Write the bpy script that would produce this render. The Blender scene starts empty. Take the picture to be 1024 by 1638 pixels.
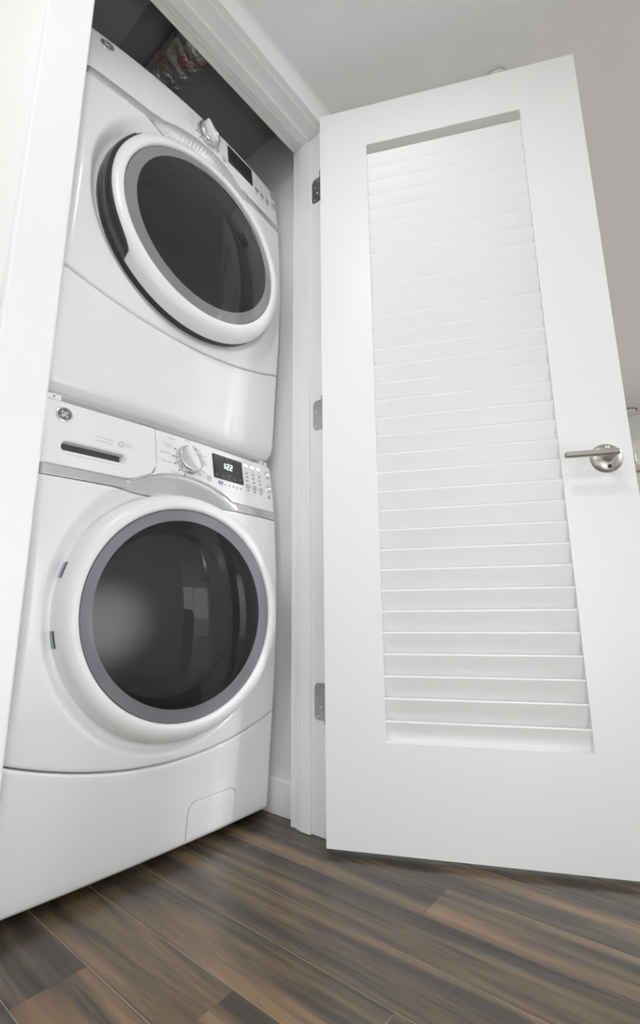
import bpy, bmesh, math, random
from mathutils import Vector, Matrix, noise
random.seed(7)
S = bpy.context.scene
COL = S.collection
PI = math.pi

# ------------------------------------------------------------------ camera
F_PX, YAW, PITCH, ROLL = 773.0, 0.6853, 0.2115, -0.0077
cam_d = bpy.data.cameras.new('camera')
cam = bpy.data.objects.new('camera', cam_d)
COL.objects.link(cam)
S.camera = cam
cam_d.sensor_fit = 'VERTICAL'
cam_d.sensor_height = 36.0
cam_d.lens = 36.0 * F_PX / 1638.0
cam_d.clip_start = 0.02
fw = Vector((math.cos(YAW) * math.cos(PITCH), math.sin(YAW) * math.cos(PITCH), math.sin(PITCH)))
rt = Vector((math.sin(YAW), -math.cos(YAW), 0))
up = rt.cross(fw)
r2 = rt * math.cos(ROLL) + up * math.sin(ROLL)
u2 = up * math.cos(ROLL) - rt * math.sin(ROLL)
M = Matrix((r2, u2, -fw)).transposed().to_4x4()
M.translation = Vector((-0.9469, -0.7629, 0.5216))
cam.matrix_world = M

# ------------------------------------------------------------------ world, lights, exposure
w = bpy.data.worlds.new('sky')
S.world = w
w.use_nodes = True
w.node_tree.nodes['Background'].inputs[0].default_value = (0.95, 0.975, 1.0, 1)
w.node_tree.nodes['Background'].inputs[1].default_value = 2.3
S.view_settings.view_transform = 'Standard'
S.view_settings.look = 'None'
S.view_settings.gamma = 1.0
S.view_settings.use_curve_mapping = False
S.view_settings.exposure = 0.04
S.cycles.use_denoising = True
S.cycles.max_bounces = 12
S.cycles.diffuse_bounces = 8
LAMPS = [  # ceiling downlights: x, y, power, radius
    (-0.86, -0.60, 21.0, 0.035),
    (-2.20, -0.57, 12.0, 0.07),  # added fill lamp, unseen behind the viewer
]
ROOM_FILL = [(1.0, -3.4, 72.0), (2.8, -3.4, 72.0)]  # unseen lamps added in the next room for fill light

# unseen fill spot, added to bounce soft light off the opposite hall wall
fl = bpy.data.lights.new('bounce_fill', 'SPOT')
fl.spot_size = math.radians(56)
fl.spot_blend = 1.0
fl.shadow_soft_size = 0.05
fl.energy = 215.0
fl.color = (0.925, 0.96, 1.0)
flo = bpy.data.objects.new('bounce_fill', fl)
COL.objects.link(flo)
flo.location = (-0.78, -0.06, 0.50)
flo.rotation_euler = Vector((0.15, -0.93, 0.03)).to_track_quat('-Z', 'Y').to_euler()


# ------------------------------------------------------------------ materials
def mat(name, col, rough=0.5, metal=0.0, coat=0.0, emit=None, estr=0.0, bump=0.0, bscale=60.0, var=0.0, ior=1.5):
    m = bpy.data.materials.new(name)
    m.use_nodes = True
    nt = m.node_tree
    b = nt.nodes['Principled BSDF']
    b.inputs['Base Color'].default_value = (*col, 1)
    b.inputs['Roughness'].default_value = rough
    b.inputs['Metallic'].default_value = metal
    b.inputs['Coat Weight'].default_value = coat
    b.inputs['Coat Roughness'].default_value = 0.08
    b.inputs['IOR'].default_value = ior
    if emit:
        b.inputs['Emission Color'].default_value = (*emit, 1)
        b.inputs['Emission Strength'].default_value = estr
    tc = nt.nodes.new('ShaderNodeTexCoord')
    if bump or var:
        n = nt.nodes.new('ShaderNodeTexNoise')
        n.inputs['Scale'].default_value = bscale
        n.inputs['Detail'].default_value = 3
        nt.links.new(tc.outputs['Object'], n.inputs['Vector'])
        if bump:
            bp = nt.nodes.new('ShaderNodeBump')
            bp.inputs['Strength'].default_value = bump
            bp.inputs['Distance'].default_value = 0.002
            nt.links.new(n.outputs['Fac'], bp.inputs['Height'])
            nt.links.new(bp.outputs['Normal'], b.inputs['Normal'])
        if var:
            mx = nt.nodes.new('ShaderNodeMix')
            mx.data_type = 'RGBA'
            mx.inputs['A'].default_value = (*[c * (1 - var) for c in col], 1)
            mx.inputs['B'].default_value = (*[min(1, c * (1 + var)) for c in col], 1)
            nt.links.new(n.outputs['Fac'], mx.inputs['Factor'])
            nt.links.new(mx.outputs['Result'], b.inputs['Base Color'])
    return m


M_WALL = mat('wall_paint', (0.80, 0.795, 0.78), 0.6, bump=0.05, bscale=180, var=0.01)
M_CEIL = mat('ceiling_paint', (0.82, 0.825, 0.83), 0.8, var=0.02, bscale=8)
M_CLOSETC = mat('dark_grey_board', (0.34, 0.34, 0.34), 0.8, var=0.06, bscale=6)  # flat dark grey for the closet ceiling and soffit
M_TRIM = mat('white_gloss_trim', (0.84, 0.838, 0.832), 0.35, bump=0.03, bscale=30)
M_DOOR = mat('white_door_paint', (0.81, 0.808, 0.80), 0.42, bump=0.04, bscale=40)
M_ENAMEL = mat('white_enamel', (0.87, 0.875, 0.88), 0.28, coat=0.35, var=0.005, bscale=5)
M_PLASTIC = mat('white_plastic', (0.88, 0.88, 0.88), 0.34, coat=0.1, var=0.005, bscale=5)
M_SILVER = mat('satin_silver_trim', (0.72, 0.73, 0.74), 0.22, metal=0.85)
M_VISOR = mat('pale_silver_plastic', (0.66, 0.67, 0.68), 0.25, metal=0.55)
M_CHROME = mat('chrome', (0.80, 0.80, 0.80), 0.12, metal=1.0)
M_NICKEL = mat('brushed_nickel', (0.50, 0.48, 0.445), 0.33, metal=1.0, bump=0.03, bscale=300)
M_HINGE = mat('satin_steel', (0.48, 0.48, 0.475), 0.38, metal=1.0, bump=0.02, bscale=200)
M_SCREW = mat('screw_steel', (0.62, 0.61, 0.60), 0.25, metal=1.0)
M_DARK = mat('dark_plastic_and_shade', (0.035, 0.035, 0.038), 0.4)
M_SLOT = mat('drawer_slot_grey', (0.07, 0.07, 0.07), 0.5)
M_RUBBER = mat('grey_rubber_gasket', (0.30, 0.30, 0.30), 0.45)
M_DRUM = mat('drum_steel', (0.30, 0.30, 0.30), 0.35, metal=0.9, var=0.2, bscale=250)
M_BORDER = mat('grey_glass_border', (0.21, 0.215, 0.235), 0.08, coat=0.6)
M_BORDER2 = mat('warm_grey_glass_border', (0.24, 0.23, 0.24), 0.08, coat=0.6)
M_DISPLAY = mat('black_display_glass', (0.035, 0.033, 0.030), 0.08, coat=0.4)
M_DIGIT = mat('lit_digits', (0.8, 0.9, 1.0), 0.5, emit=(0.75, 0.88, 1.0), estr=2.2)
M_LED = mat('lit_indicator', (0.9, 0.92, 1.0), 0.5, emit=(0.85, 0.9, 1.0), estr=1.6)
M_PRINT = mat('grey_print', (0.30, 0.30, 0.31), 0.6)
M_PRINTL = mat('light_grey_print', (0.48, 0.48, 0.48), 0.6)
M_PRINTD = mat('dark_print', (0.10, 0.10, 0.11), 0.6)
M_PRINTW = mat('white_print', (0.42, 0.41, 0.39), 0.6)
M_BTN = mat('grey_button', (0.62, 0.62, 0.61), 0.3, metal=0.3)
M_BTNBLUE = mat('blue_grey_button', (0.36, 0.38, 0.47), 0.3)
M_BADGE = mat('badge_grey', (0.20, 0.19, 0.185), 0.35, metal=0.3)
M_GUN = mat('dark_glossy_handle', (0.09, 0.09, 0.095), 0.16, metal=0.6, coat=0.3)
M_FOOT = mat('black_foot', (0.03, 0.03, 0.03), 0.7)
M_GALV = mat('galvanised_pipe', (0.30, 0.30, 0.30), 0.45, metal=0.7, var=0.15, bscale=20)
M_RED = mat('red_print', (0.42, 0.03, 0.02), 0.6)
M_BLACK = mat('black_appliance', (0.02, 0.02, 0.02), 0.2)
M_CURTAIN = mat('pale_curtain', (0.62, 0.66, 0.74), 0.9)
M_GLOW = mat('lamp_diffuser', (1, 1, 1), 0.5, emit=(1.0, 0.97, 0.92), estr=6.0)
M_GAP = mat('plank_joint_glint', (0.36, 0.30, 0.245), 0.4)  # joints coloured light to paint the glint of the plank bevels


def make_foil():
    m = mat('crinkled_foil_tape', (0.80, 0.80, 0.79), 0.30, metal=1.0)
    nt = m.node_tree
    b = nt.nodes['Principled BSDF']
    tc = nt.nodes.new('ShaderNodeTexCoord')
    n = nt.nodes.new('ShaderNodeTexNoise')
    n.inputs['Scale'].default_value = 28
    n.inputs['Detail'].default_value = 6
    n.inputs['Distortion'].default_value = 1.8
    bp = nt.nodes.new('ShaderNodeBump')
    bp.inputs['Strength'].default_value = 0.9
    bp.inputs['Distance'].default_value = 0.008
    nt.links.new(tc.outputs['Object'], n.inputs['Vector'])
    nt.links.new(n.outputs['Fac'], bp.inputs['Height'])
    nt.links.new(bp.outputs['Normal'], b.inputs['Normal'])
    return m


M_FOIL = make_foil()


def make_glass(name, tint, see):
    """dark tinted glass: see-through share + glossy reflection + dark body"""
    m = bpy.data.materials.new(name)
    m.use_nodes = True
    nt = m.node_tree
    for n in list(nt.nodes):
        nt.nodes.remove(n)
    out = nt.nodes.new('ShaderNodeOutputMaterial')
    pr = nt.nodes.new('ShaderNodeBsdfDiffuse')
    pr.inputs['Color'].default_value = (*tint, 1)
    tr = nt.nodes.new('ShaderNodeBsdfTransparent')
    tr.inputs[0].default_value = (0.42, 0.41, 0.40, 1)
    mx = nt.nodes.new('ShaderNodeMixShader')
    mx.inputs[0].default_value = see
    gl = nt.nodes.new('ShaderNodeBsdfGlossy')
    gl.inputs['Roughness'].default_value = 0.02
    gl.inputs['Color'].default_value = (1, 1, 1, 1)
    fr = nt.nodes.new('ShaderNodeFresnel')
    fr.inputs['IOR'].default_value = 1.42
    m2 = nt.nodes.new('ShaderNodeMixShader')
    nt.links.new(pr.outputs[0], mx.inputs[1])
    nt.links.new(tr.outputs[0], mx.inputs[2])
    nt.links.new(fr.outputs[0], m2.inputs[0])
    nt.links.new(mx.outputs[0], m2.inputs[1])
    nt.links.new(gl.outputs[0], m2.inputs[2])
    nt.links.new(m2.outputs[0], out.inputs[0])
    return m


M_GLASS = make_glass('tinted_door_glass', (0.014, 0.013, 0.012), 0.5)
M_GLASS_D = make_glass('tinted_dryer_glass', (0.024, 0.023, 0.022), 0.3)


def make_wood():
    m = bpy.data.materials.new('grey_brown_plank_wood')
    m.use_nodes = True
    nt = m.node_tree
    L = nt.links.new
    b = nt.nodes['Principled BSDF']
    tc = nt.nodes.new('ShaderNodeTexCoord')
    oi = nt.nodes.new('ShaderNodeObjectInfo')
    mul = nt.nodes.new('ShaderNodeVectorMath')
    mul.operation = 'SCALE'
    mul.inputs[0].default_value = (13.7, 91.3, 47.1)
    L(oi.outputs['Random'], mul.inputs['Scale'])
    add = nt.nodes.new('ShaderNodeVectorMath')
    L(tc.outputs['Object'], add.inputs[0])
    L(mul.outputs[0], add.inputs[1])

    def nz(scale, detail, dist, rough=0.55):
        mp = nt.nodes.new('ShaderNodeMapping')
        mp.inputs['Scale'].default_value = scale
        L(add.outputs[0], mp.inputs['Vector'])
        n = nt.nodes.new('ShaderNodeTexNoise')
        n.inputs['Scale'].default_value = 1
        n.inputs['Detail'].default_value = detail
        n.inputs['Distortion'].default_value = dist
        n.inputs['Roughness'].default_value = rough
        L(mp.outputs[0], n.inputs['Vector'])
        return n

    broad = nz((17, 1.1, 1), 4, 0.9)
    fine = nz((260, 9.0, 1), 4, 0.3, 0.65)
    stain = nz((13, 1.4, 1), 2, 0.5)
    wavy = nz((48, 4.5, 1), 3, 2.6)
    ramp = nt.nodes.new('ShaderNodeValToRGB')
    e = ramp.color_ramp.elements
    e[0].position = 0.30
    e[0].color = (0.040, 0.035, 0.031, 1)
    e[1].position = 0.74
    e[1].color = (0.240, 0.160, 0.092, 1)
    k = e.new(0.46)
    k.color = (0.070, 0.058, 0.046, 1)
    k = e.new(0.58)
    k.color = (0.136, 0.100, 0.065, 1)
    # broad + small random shift + wavy
    a1 = nt.nodes.new('ShaderNodeMath')
    a1.operation = 'MULTIPLY_ADD'
    a1.inputs[1].default_value = 0.15
    L(oi.outputs['Random'], a1.inputs[0])
    L(broad.outputs['Fac'], a1.inputs[2])
    a2 = nt.nodes.new('ShaderNodeMath')
    a2.operation = 'MULTIPLY_ADD'
    a2.inputs[1].default_value = 0.16
    L(wavy.outputs['Fac'], a2.inputs[0])
    L(a1.outputs[0], a2.inputs[2])
    a3 = nt.nodes.new('ShaderNodeMath')
    a3.operation = 'MULTIPLY_ADD'
    a3.inputs[1].default_value = 0.22
    L(fine.outputs['Fac'], a3.inputs[0])
    L(a2.outputs[0], a3.inputs[2])
    a4 = nt.nodes.new('ShaderNodeMath')
    a4.operation = 'SUBTRACT'
    a4.inputs[1].default_value = 0.235
    L(a3.outputs[0], a4.inputs[0])
    L(a4.outputs[0], ramp.inputs[0])
    # orange stain
    sr = nt.nodes.new('ShaderNodeValToRGB')
    sr.color_ramp.elements[0].position = 0.60
    sr.color_ramp.elements[0].color = (0, 0, 0, 1)
    sr.color_ramp.elements[1].position = 0.74
    sr.color_ramp.elements[1].color = (0.75, 0.75, 0.75, 1)
    L(stain.outputs['Fac'], sr.inputs[0])
    mx = nt.nodes.new('ShaderNodeMix')
    mx.data_type = 'RGBA'
    mx.inputs['B'].default_value = (0.225, 0.124, 0.059, 1)
    L(sr.outputs[0], mx.inputs['Factor'])
    L(ramp.outputs[0], mx.inputs['A'])
    L(mx.outputs['Result'], b.inputs['Base Color'])
    b.inputs['Roughness'].default_value = 0.20
    b.inputs['IOR'].default_value = 1.45
    bp = nt.nodes.new('ShaderNodeBump')
    bp.inputs['Strength'].default_value = 0.12
    bp.inputs['Distance'].default_value = 0.001
    L(fine.outputs['Fac'], bp.inputs['Height'])
    L(bp.outputs['Normal'], b.inputs['Normal'])
    return m


M_WOOD = make_wood()


# ------------------------------------------------------------------ helpers
def link(name, me, m, parent=None, smooth=False):
    me.materials.append(m)
    if smooth:
        for p in me.polygons:
            p.use_smooth = True
    o = bpy.data.objects.new(name, me)
    COL.objects.link(o)
    if parent:
        o.parent = parent
    return o


def mesh(name, verts, faces, m, parent=None, smooth=False):
    me = bpy.data.meshes.new(name)
    me.from_pydata([tuple(v) for v in verts], [], faces)
    bm = bmesh.new()
    bm.from_mesh(me)
    bmesh.ops.recalc_face_normals(bm, faces=bm.faces)
    bm.to_mesh(me)
    bm.free()
    me.update()
    return link(name, me, m, parent, smooth)


def auto_smooth(o, ang=35):
    me = o.data
    for p in me.polygons:
        p.use_smooth = True
    bm = bmesh.new()
    bm.from_mesh(me)
    for e in bm.edges:
        if len(e.link_faces) == 2:
            e.smooth = e.calc_face_angle(0) < math.radians(ang)
    bm.to_mesh(me)
    bm.free()
    return o


def box_bm(bm, lo, hi, bev=0.0, seg=2, rot=None):
    r = bmesh.ops.create_cube(bm, size=1)
    vs = r['verts']
    c = [(a + b) / 2 for a, b in zip(lo, hi)]
    s = [b - a for a, b in zip(lo, hi)]
    for v in vs:
        v.co = Vector((v.co.x * s[0] + c[0], v.co.y * s[1] + c[1], v.co.z * s[2] + c[2]))
    if bev:
        es = list({e for v in vs for e in v.link_edges})
        bmesh.ops.bevel(bm, geom=es, offset=bev, segments=seg, profile=0.5, affect='EDGES')
    if rot:
        for v in bm.verts:
            v.co = rot @ v.co


def box(name, lo, hi, m, parent=None, bev=0.0, seg=2, rot=None):
    bm = bmesh.new()
    box_bm(bm, lo, hi, bev, seg, rot)
    me = bpy.data.meshes.new(name)
    bm.to_mesh(me)
    bm.free()
    return link(name, me, m, parent)


def boxes(name, lst, m, parent=None, bev=0.0, seg=1):
    bm = bmesh.new()
    for lo, hi in lst:
        b2 = bmesh.new()
        box_bm(b2, lo, hi, bev, seg)
        t = bpy.data.meshes.new('t')
        b2.to_mesh(t)
        b2.free()
        bm.from_mesh(t)
        bpy.data.meshes.remove(t)
    me = bpy.data.meshes.new(name)
    bm.to_mesh(me)
    bm.free()
    return link(name, me, m, parent)


def lathe(name, prof, m, parent=None, n=48, frame=None, cap0=False, cap1=False, a0=0.0, a1=2 * PI):
    """prof: list of (r, h); frame maps (a, b, h) -> world"""
    frame = frame or (lambda a, b, h: Vector((a, b, h)))
    full = abs(a1 - a0 - 2 * PI) < 1e-6
    cnt = n if full else n + 1
    V = []
    for r, h in prof:
        for i in range(cnt):
            t = a0 + (a1 - a0) * i / n
            V.append(frame(r * math.cos(t), r * math.sin(t), h))
    Fc = []
    for j in range(len(prof) - 1):
        for i in range(n):
            a = j * cnt + i
            b = j * cnt + (i + 1) % cnt
            Fc.append((a, b, b + cnt, a + cnt))
    if cap0:
        Fc.append(tuple(range(cnt)))
    if cap1:
        Fc.append(tuple((len(prof) - 1) * cnt + i for i in range(cnt)))
    o = mesh(name, V, Fc, m, parent)
    return auto_smooth(o, 40)


def empty(name, loc, label=None, cat=None, kind=None, rz=0.0, parent=None):
    o = bpy.data.objects.new(name, None)
    COL.objects.link(o)
    o.location = loc
    o.rotation_euler = (0, 0, rz)
    o.empty_display_size = 0.1
    tag(o, label, cat, kind)
    if parent:
        o.parent = parent
    return o


def tag(o, label=None, cat=None, kind=None, group=None):
    if label:
        o['label'] = label
    if cat:
        o['category'] = cat
    if kind:
        o['kind'] = kind
    if group:
        o['group'] = group
    return o


def rrect(x0, x1, y0, y1, r, n=5):
    P = []
    for cx, cy, a in ((x1 - r, y1 - r, 0), (x0 + r, y1 - r, PI / 2), (x0 + r, y0 + r, PI), (x1 - r, y0 + r, 1.5 * PI)):
        for i in range(n + 1):
            t = a + PI / 2 * i / n
            P.append((cx + r * math.cos(t), cy + r * math.sin(t)))
    return P


def interp(x, xs, ys):
    if x <= xs[0]:
        return ys[0]
    for i in range(1, len(xs)):
        if x <= xs[i]:
            return ys[i - 1] + (ys[i] - ys[i - 1]) * (x - xs[i - 1]) / (xs[i] - xs[i - 1])
    return ys[-1]


def sm(t):
    t = max(0.0, min(1.0, t))
    return t * t * (3 - 2 * t)


# ------------------------------------------------------------------ the room
HALL_Z = 2.21
CL_Z = 2.29
YW = 0.047      # hall face of the closet front wall
YI = 0.163      # closet face of that wall
JX = 0.0575     # hinge side rabbet
JL = -0.660     # strike side rabbet
HEAD = 2.074
YO = -1.05      # opposite hall wall

# floor: slab + planks
floor = boxes('floor', [((-3.1, YO - 0.1, -0.06), (3.95, 1.2, -0.0006)), ((-0.1, -5.1, -0.06), (3.95, YO - 0.1, -0.0006))], M_GAP)
tag(floor, 'grey brown wood plank floor running into the closet', 'floor', 'structure')
X0, PW = -0.6114, 0.1088
JOINT = {0: 0.067, 1: -0.147, 2: -0.346, 3: 0.60, 4: 0.52, 5: -0.271, 6: 0.42, 7: 0.30, -1: -0.30}
PLEN = 1.22
for i in range(-15, 21):
    jy = JOINT.get(i, random.uniform(-0.6, 0.6))
    xa = X0 + i * PW
    cuts = sorted([c for c in (jy - PLEN, jy, jy + PLEN) if YO + 0.12 < c < 0.92])
    ys = [YO] + cuts + [1.05]
    for a, b in zip(ys[:-1], ys[1:]):
        L = b - a
        o = box('plank', (-PW / 2 + 0.0007, -L / 2 + 0.0001, -0.008), (PW / 2 - 0.0007, L / 2 - 0.0001, 0.0), M_WOOD, floor, bev=0.0004, seg=1)
        o.location = (xa + PW / 2, (a + b) / 2, 0)
# rest of the floor, far from view
far = boxes('floor_boarding', [((-3.1, YO, -0.006), (X0 - 15 * PW, 0.1, 0.0)), ((X0 + 21 * PW, YO, -0.006), (3.9, 0.1, 0.0)), ((0.0, -5.0, -0.006), (3.9, YO, 0.0))], M_WOOD, floor)

ceil = boxes('ceiling', [((-3.1, YO - 0.1, HALL_Z), (3.95, YW + 0.06, HALL_Z + 0.05)), ((-0.1, -5.1, HALL_Z), (3.95, YO - 0.1, HALL_Z + 0.05))], M_CEIL)
tag(ceil, 'low white hallway ceiling above the open louvred door', 'ceiling', 'structure')
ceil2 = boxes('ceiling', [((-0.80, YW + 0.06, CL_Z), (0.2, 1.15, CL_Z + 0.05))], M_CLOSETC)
tag(ceil2, 'dark grey closet ceiling above the dryer', 'ceiling', 'structure')

wf = boxes('wall_front', [((-3.1, YW, 0), (JL - 0.02, YI, CL_Z)), ((JX + 0.02, YW, 0), (3.95, YI, CL_Z)), ((JL - 0.02, YW, HEAD + 0.018), (JX + 0.02, YI, CL_Z))], M_WALL)
tag(wf, 'white hallway wall around the laundry closet opening', 'wall', 'structure')
wr = boxes('wall_right', [((0.098, YI, 0), (0.2, 1.15, CL_Z))], M_WALL)
tag(wr, 'closet side wall in the narrow gap right of the machines', 'wall', 'structure')
wl = boxes('wall_left', [((-0.80, YI, 0), (-0.700, 1.15, CL_Z))], M_WALL)
tag(wl, 'closet side wall hidden left of the machines', 'wall', 'structure')
wb = boxes('wall_back', [((-0.70, 1.05, 0), (0.098, 1.15, CL_Z))], M_WALL)
tag(wb, 'closet wall behind the stacked machines', 'wall', 'structure')
wo = boxes('wall_opposite', [((-3.1, YO - 0.1, 0), (0.20, YO, HALL_Z)), ((-0.1, -5.1, 0), (0.0, YO - 0.1, HALL_Z))], M_WALL)
tag(wo, 'white hallway wall facing the closet', 'wall', 'structure')
wg = boxes('wall_end', [((3.85, -5.1, 0), (3.95, YW, HALL_Z))], M_WALL)
tag(wg, 'white wall at the far end of the hallway', 'wall', 'structure')
W2 = (-0.98, -0.04, 0.08, 2.12)
we = boxes('wall_near', [((-3.2, YO - 0.1, 0), (-3.1, W2[0], HALL_Z)), ((-3.2, W2[0], W2[3]), (-3.1, YW, HALL_Z)), ((-3.2, W2[0], 0), (-3.1, YW, W2[2])), ((-3.2, W2[1], W2[2]), (-3.1, YW, W2[3]))], M_WALL)
tag(we, 'white wall closing the hallway behind the viewer', 'wall', 'structure')
WX0, WX1, WZ0, WZ1 = 0.55, 3.3, 0.65, 2.05
ww = boxes('wall_window', [((-0.1, -5.1, 0), (WX0, -5.0, HALL_Z)), ((WX1, -5.1, 0), (3.95, -5.0, HALL_Z)), ((WX0, -5.1, 0), (WX1, -5.0, WZ0)), ((WX0, -5.1, WZ1), (WX1, -5.0, HALL_Z))], M_WALL)
tag(ww, 'white wall with the large window across the next room', 'wall', 'structure')
win = empty('window_1', ((WX0 + WX1) / 2, -5.05, WZ0), 'large white framed window across the next room', 'window', 'structure')


def loc(o, root):
    """keep world coordinates under a translated parent"""
    for c in o if isinstance(o, (list, tuple)) else [o]:
        c.matrix_parent_inverse = Matrix.Translation(root.location).inverted()
    return o


fr = [((WX0, -5.08, WZ0), (WX0 + .06, -5.02, WZ1)), ((WX1 - .06, -5.08, WZ0), (WX1, -5.02, WZ1)), ((WX0, -5.08, WZ0), (WX1, -5.02, WZ0 + .06)), ((WX0, -5.08, WZ1 - .06), (WX1, -5.02, WZ1))]
for a, b in fr:
    loc(box('window_frame', a, b, M_TRIM, win), win)
for k in (1, 2):
    xm = WX0 + (WX1 - WX0) * k / 3
    loc(box('mullion', (xm - .03, -5.08, WZ0 + .06), (xm + .03, -5.02, WZ1 - .06), M_TRIM, win), win)
win2 = empty('fill_window', (-3.15, (W2[0] + W2[1]) / 2, W2[2]), 'tall white framed window added unseen behind the viewer for fill light', 'window', 'structure')  # unseen window added to let sky light in from the hall end
for a, b in (((-3.18, W2[0], W2[2]), (-3.12, W2[0] + .05, W2[3])), ((-3.18, W2[1] - .05, W2[2]), (-3.12, W2[1], W2[3])), ((-3.18, W2[0] + .05, W2[2]), (-3.12, W2[1] - .05, W2[2] + .05)), ((-3.18, W2[0] + .05, W2[3] - .05), (-3.12, W2[1] - .05, W2[3]))):
    loc(box('window_frame', a, b, M_TRIM, win2), win2)
# curtain reflected in the washer glass
V, Fc = [], []
for i in range(41):
    x = 1.25 + 0.5 * i / 40
    y = -4.93 + 0.03 * math.sin(i * 0.9)
    V += [(x, y, 0.35), (x, y, 2.12), (x, y - .004, 0.35), (x, y - .004, 2.12)]
for i in range(40):
    a = 4 * i
    Fc += [(a, a + 4, a + 5, a + 1), (a + 2, a + 3, a + 7, a + 6), (a + 1, a + 5, a + 7, a + 3), (a, a + 2, a + 6, a + 4)]
cu = mesh('curtain', V, Fc, M_CURTAIN, None, True)
tag(cu, 'pale curtain hanging at the window, seen mirrored in the washer glass', 'curtain')
# dark range seen mirrored in the washer glass
rg = empty('kitchen_range', (1.05, -3.6, 0), 'black kitchen range seen only as a mirror image in the washer glass', 'range')
loc(box('range_body', (0.7, -3.9, 0.0), (1.5, -3.3, 0.78), M_BLACK, rg, 0.01), rg)
loc(box('range_control_panel', (0.7, -3.32, 0.79), (1.5, -3.28, 0.90), M_BLACK, rg, 0.005), rg)
loc(box('range_cooktop', (0.7, -3.9, 0.785), (1.5, -3.33, 0.91), M_BLACK, rg, 0.005), rg)
loc(box('range_handle', (0.78, -3.26, 0.66), (1.42, -3.24, 0.68), M_CHROME, rg, 0.004), rg)
for k in range(5):
    x = 0.82 + .14 * k
    loc(lathe('range_knob', [(0.0, 0.03), (.016, .03), (.02, 0.0)], M_CHROME, rg, 16, lambda a, b, h, x=x: Vector((x + a, -3.28 - h, 0.845 + b))), rg)

# baseboards
bb = boxes('baseboard_right', [((0.086, YI, 0), (0.0985, 1.05, 0.088))], M_TRIM, bev=0.002)
tag(bb, 'white baseboard at the foot of the closet side wall', 'baseboard', 'structure')
bo = boxes('baseboard_opposite', [((-3.1, YO, 0), (0.20, YO + .012, 0.10))], M_TRIM, bev=0.002)
tag(bo, 'white baseboard along the opposite hallway wall', 'baseboard', 'structure')
bl = boxes('baseboard_left', [((-3.1, YW - .012, 0), (-0.744, YW, 0.10))], M_TRIM, bev=0.002)
tag(bl, 'white baseboard left of the closet casing', 'baseboard', 'structure')

# door frame of the closet
t1 = empty('trim_1', (-0.3, 0.1, 0), 'white painted door frame and casing around the laundry closet', 'door frame', 'structure')
# right jamb: rabbet, stop, back strip
loc(boxes('jamb', [((JX, YW, 0), (JX + .02, YI, HEAD + .018))], M_TRIM, t1, bev=0.001), t1)
loc(box('door_stop', (JX - .0085, 0.0905, 0), (JX + .001, 0.125, HEAD - .0085), M_TRIM, t1, bev=0.002), t1)
loc(box('jamb_bead', (JX - .0045, 0.125, 0), (JX + .001, 0.1395, HEAD - .004), M_TRIM, t1, bev=0.0012), t1)
# left jamb
loc(boxes('jamb', [((JL - .02, YW, 0), (JL, YI, HEAD + .018))], M_TRIM, t1, bev=0.001), t1)
loc(box('door_stop', (JL - .001, 0.0905, 0), (JL + .0085, 0.125, HEAD - .0085), M_TRIM, t1, bev=0.002), t1)
# head
loc(boxes('head_jamb', [((JL, YW, HEAD), (JX, YI, HEAD + .018))], M_TRIM, t1, bev=0.001), t1)
loc(box('head_stop', (JL, 0.0905, HEAD - .0085), (JX, 0.125, HEAD + .001), M_TRIM, t1, bev=0.002), t1)
loc(box('head_bead', (JL, 0.125, HEAD - .004), (JX, 0.1395, HEAD + .001), M_TRIM, t1, bev=0.0012), t1)
# casings
CT = 0.019
loc(box('side_casing', (-0.742, YW - CT, 0), (-0.668, YW, HEAD + .079), M_TRIM, t1, bev=0.0015), t1)
loc(box('side_casing', (JX + .006, YW - CT, 0), (JX + .080, YW, HEAD + .079), M_TRIM, t1, bev=0.0015), t1)
loc(box('head_casing', (-0.668, YW - CT, HEAD + .005), (JX + .006, YW, HEAD + .079), M_TRIM, t1, bev=0.0015), t1)

# closet soffit and ceiling strip
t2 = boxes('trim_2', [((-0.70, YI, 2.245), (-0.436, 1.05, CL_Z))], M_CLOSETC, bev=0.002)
tag(t2, 'dark boxed soffit along the closet ceiling above the dryer', 'soffit', 'structure')

# far end: bulkhead and white door behind the louvred door's edge
t3 = boxes('trim_3', [((3.60, -0.95, 1.70), (3.85, YW, 1.915))], M_WALL, bev=0.004)
tag(t3, 'pale boxed bulkhead on the far wall past the door edge', 'bulkhead', 'structure')
d2 = empty('door_2', (3.83, -0.5, 0), 'white door on the far wall past the lever handle', 'door', 'structure')
loc(box('door_panel', (3.81, -0.90, 0.01), (3.85, -0.12, 1.69), M_DOOR, d2, bev=0.002), d2)
loc(box('door_molding', (3.80, -0.82, 0.9), (3.812, -0.20, 1.60), M_DOOR, d2, bev=0.004), d2)
loc(box('door_molding', (3.80, -0.82, 0.12), (3.812, -0.20, 0.8), M_DOOR, d2, bev=0.004), d2)


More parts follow.
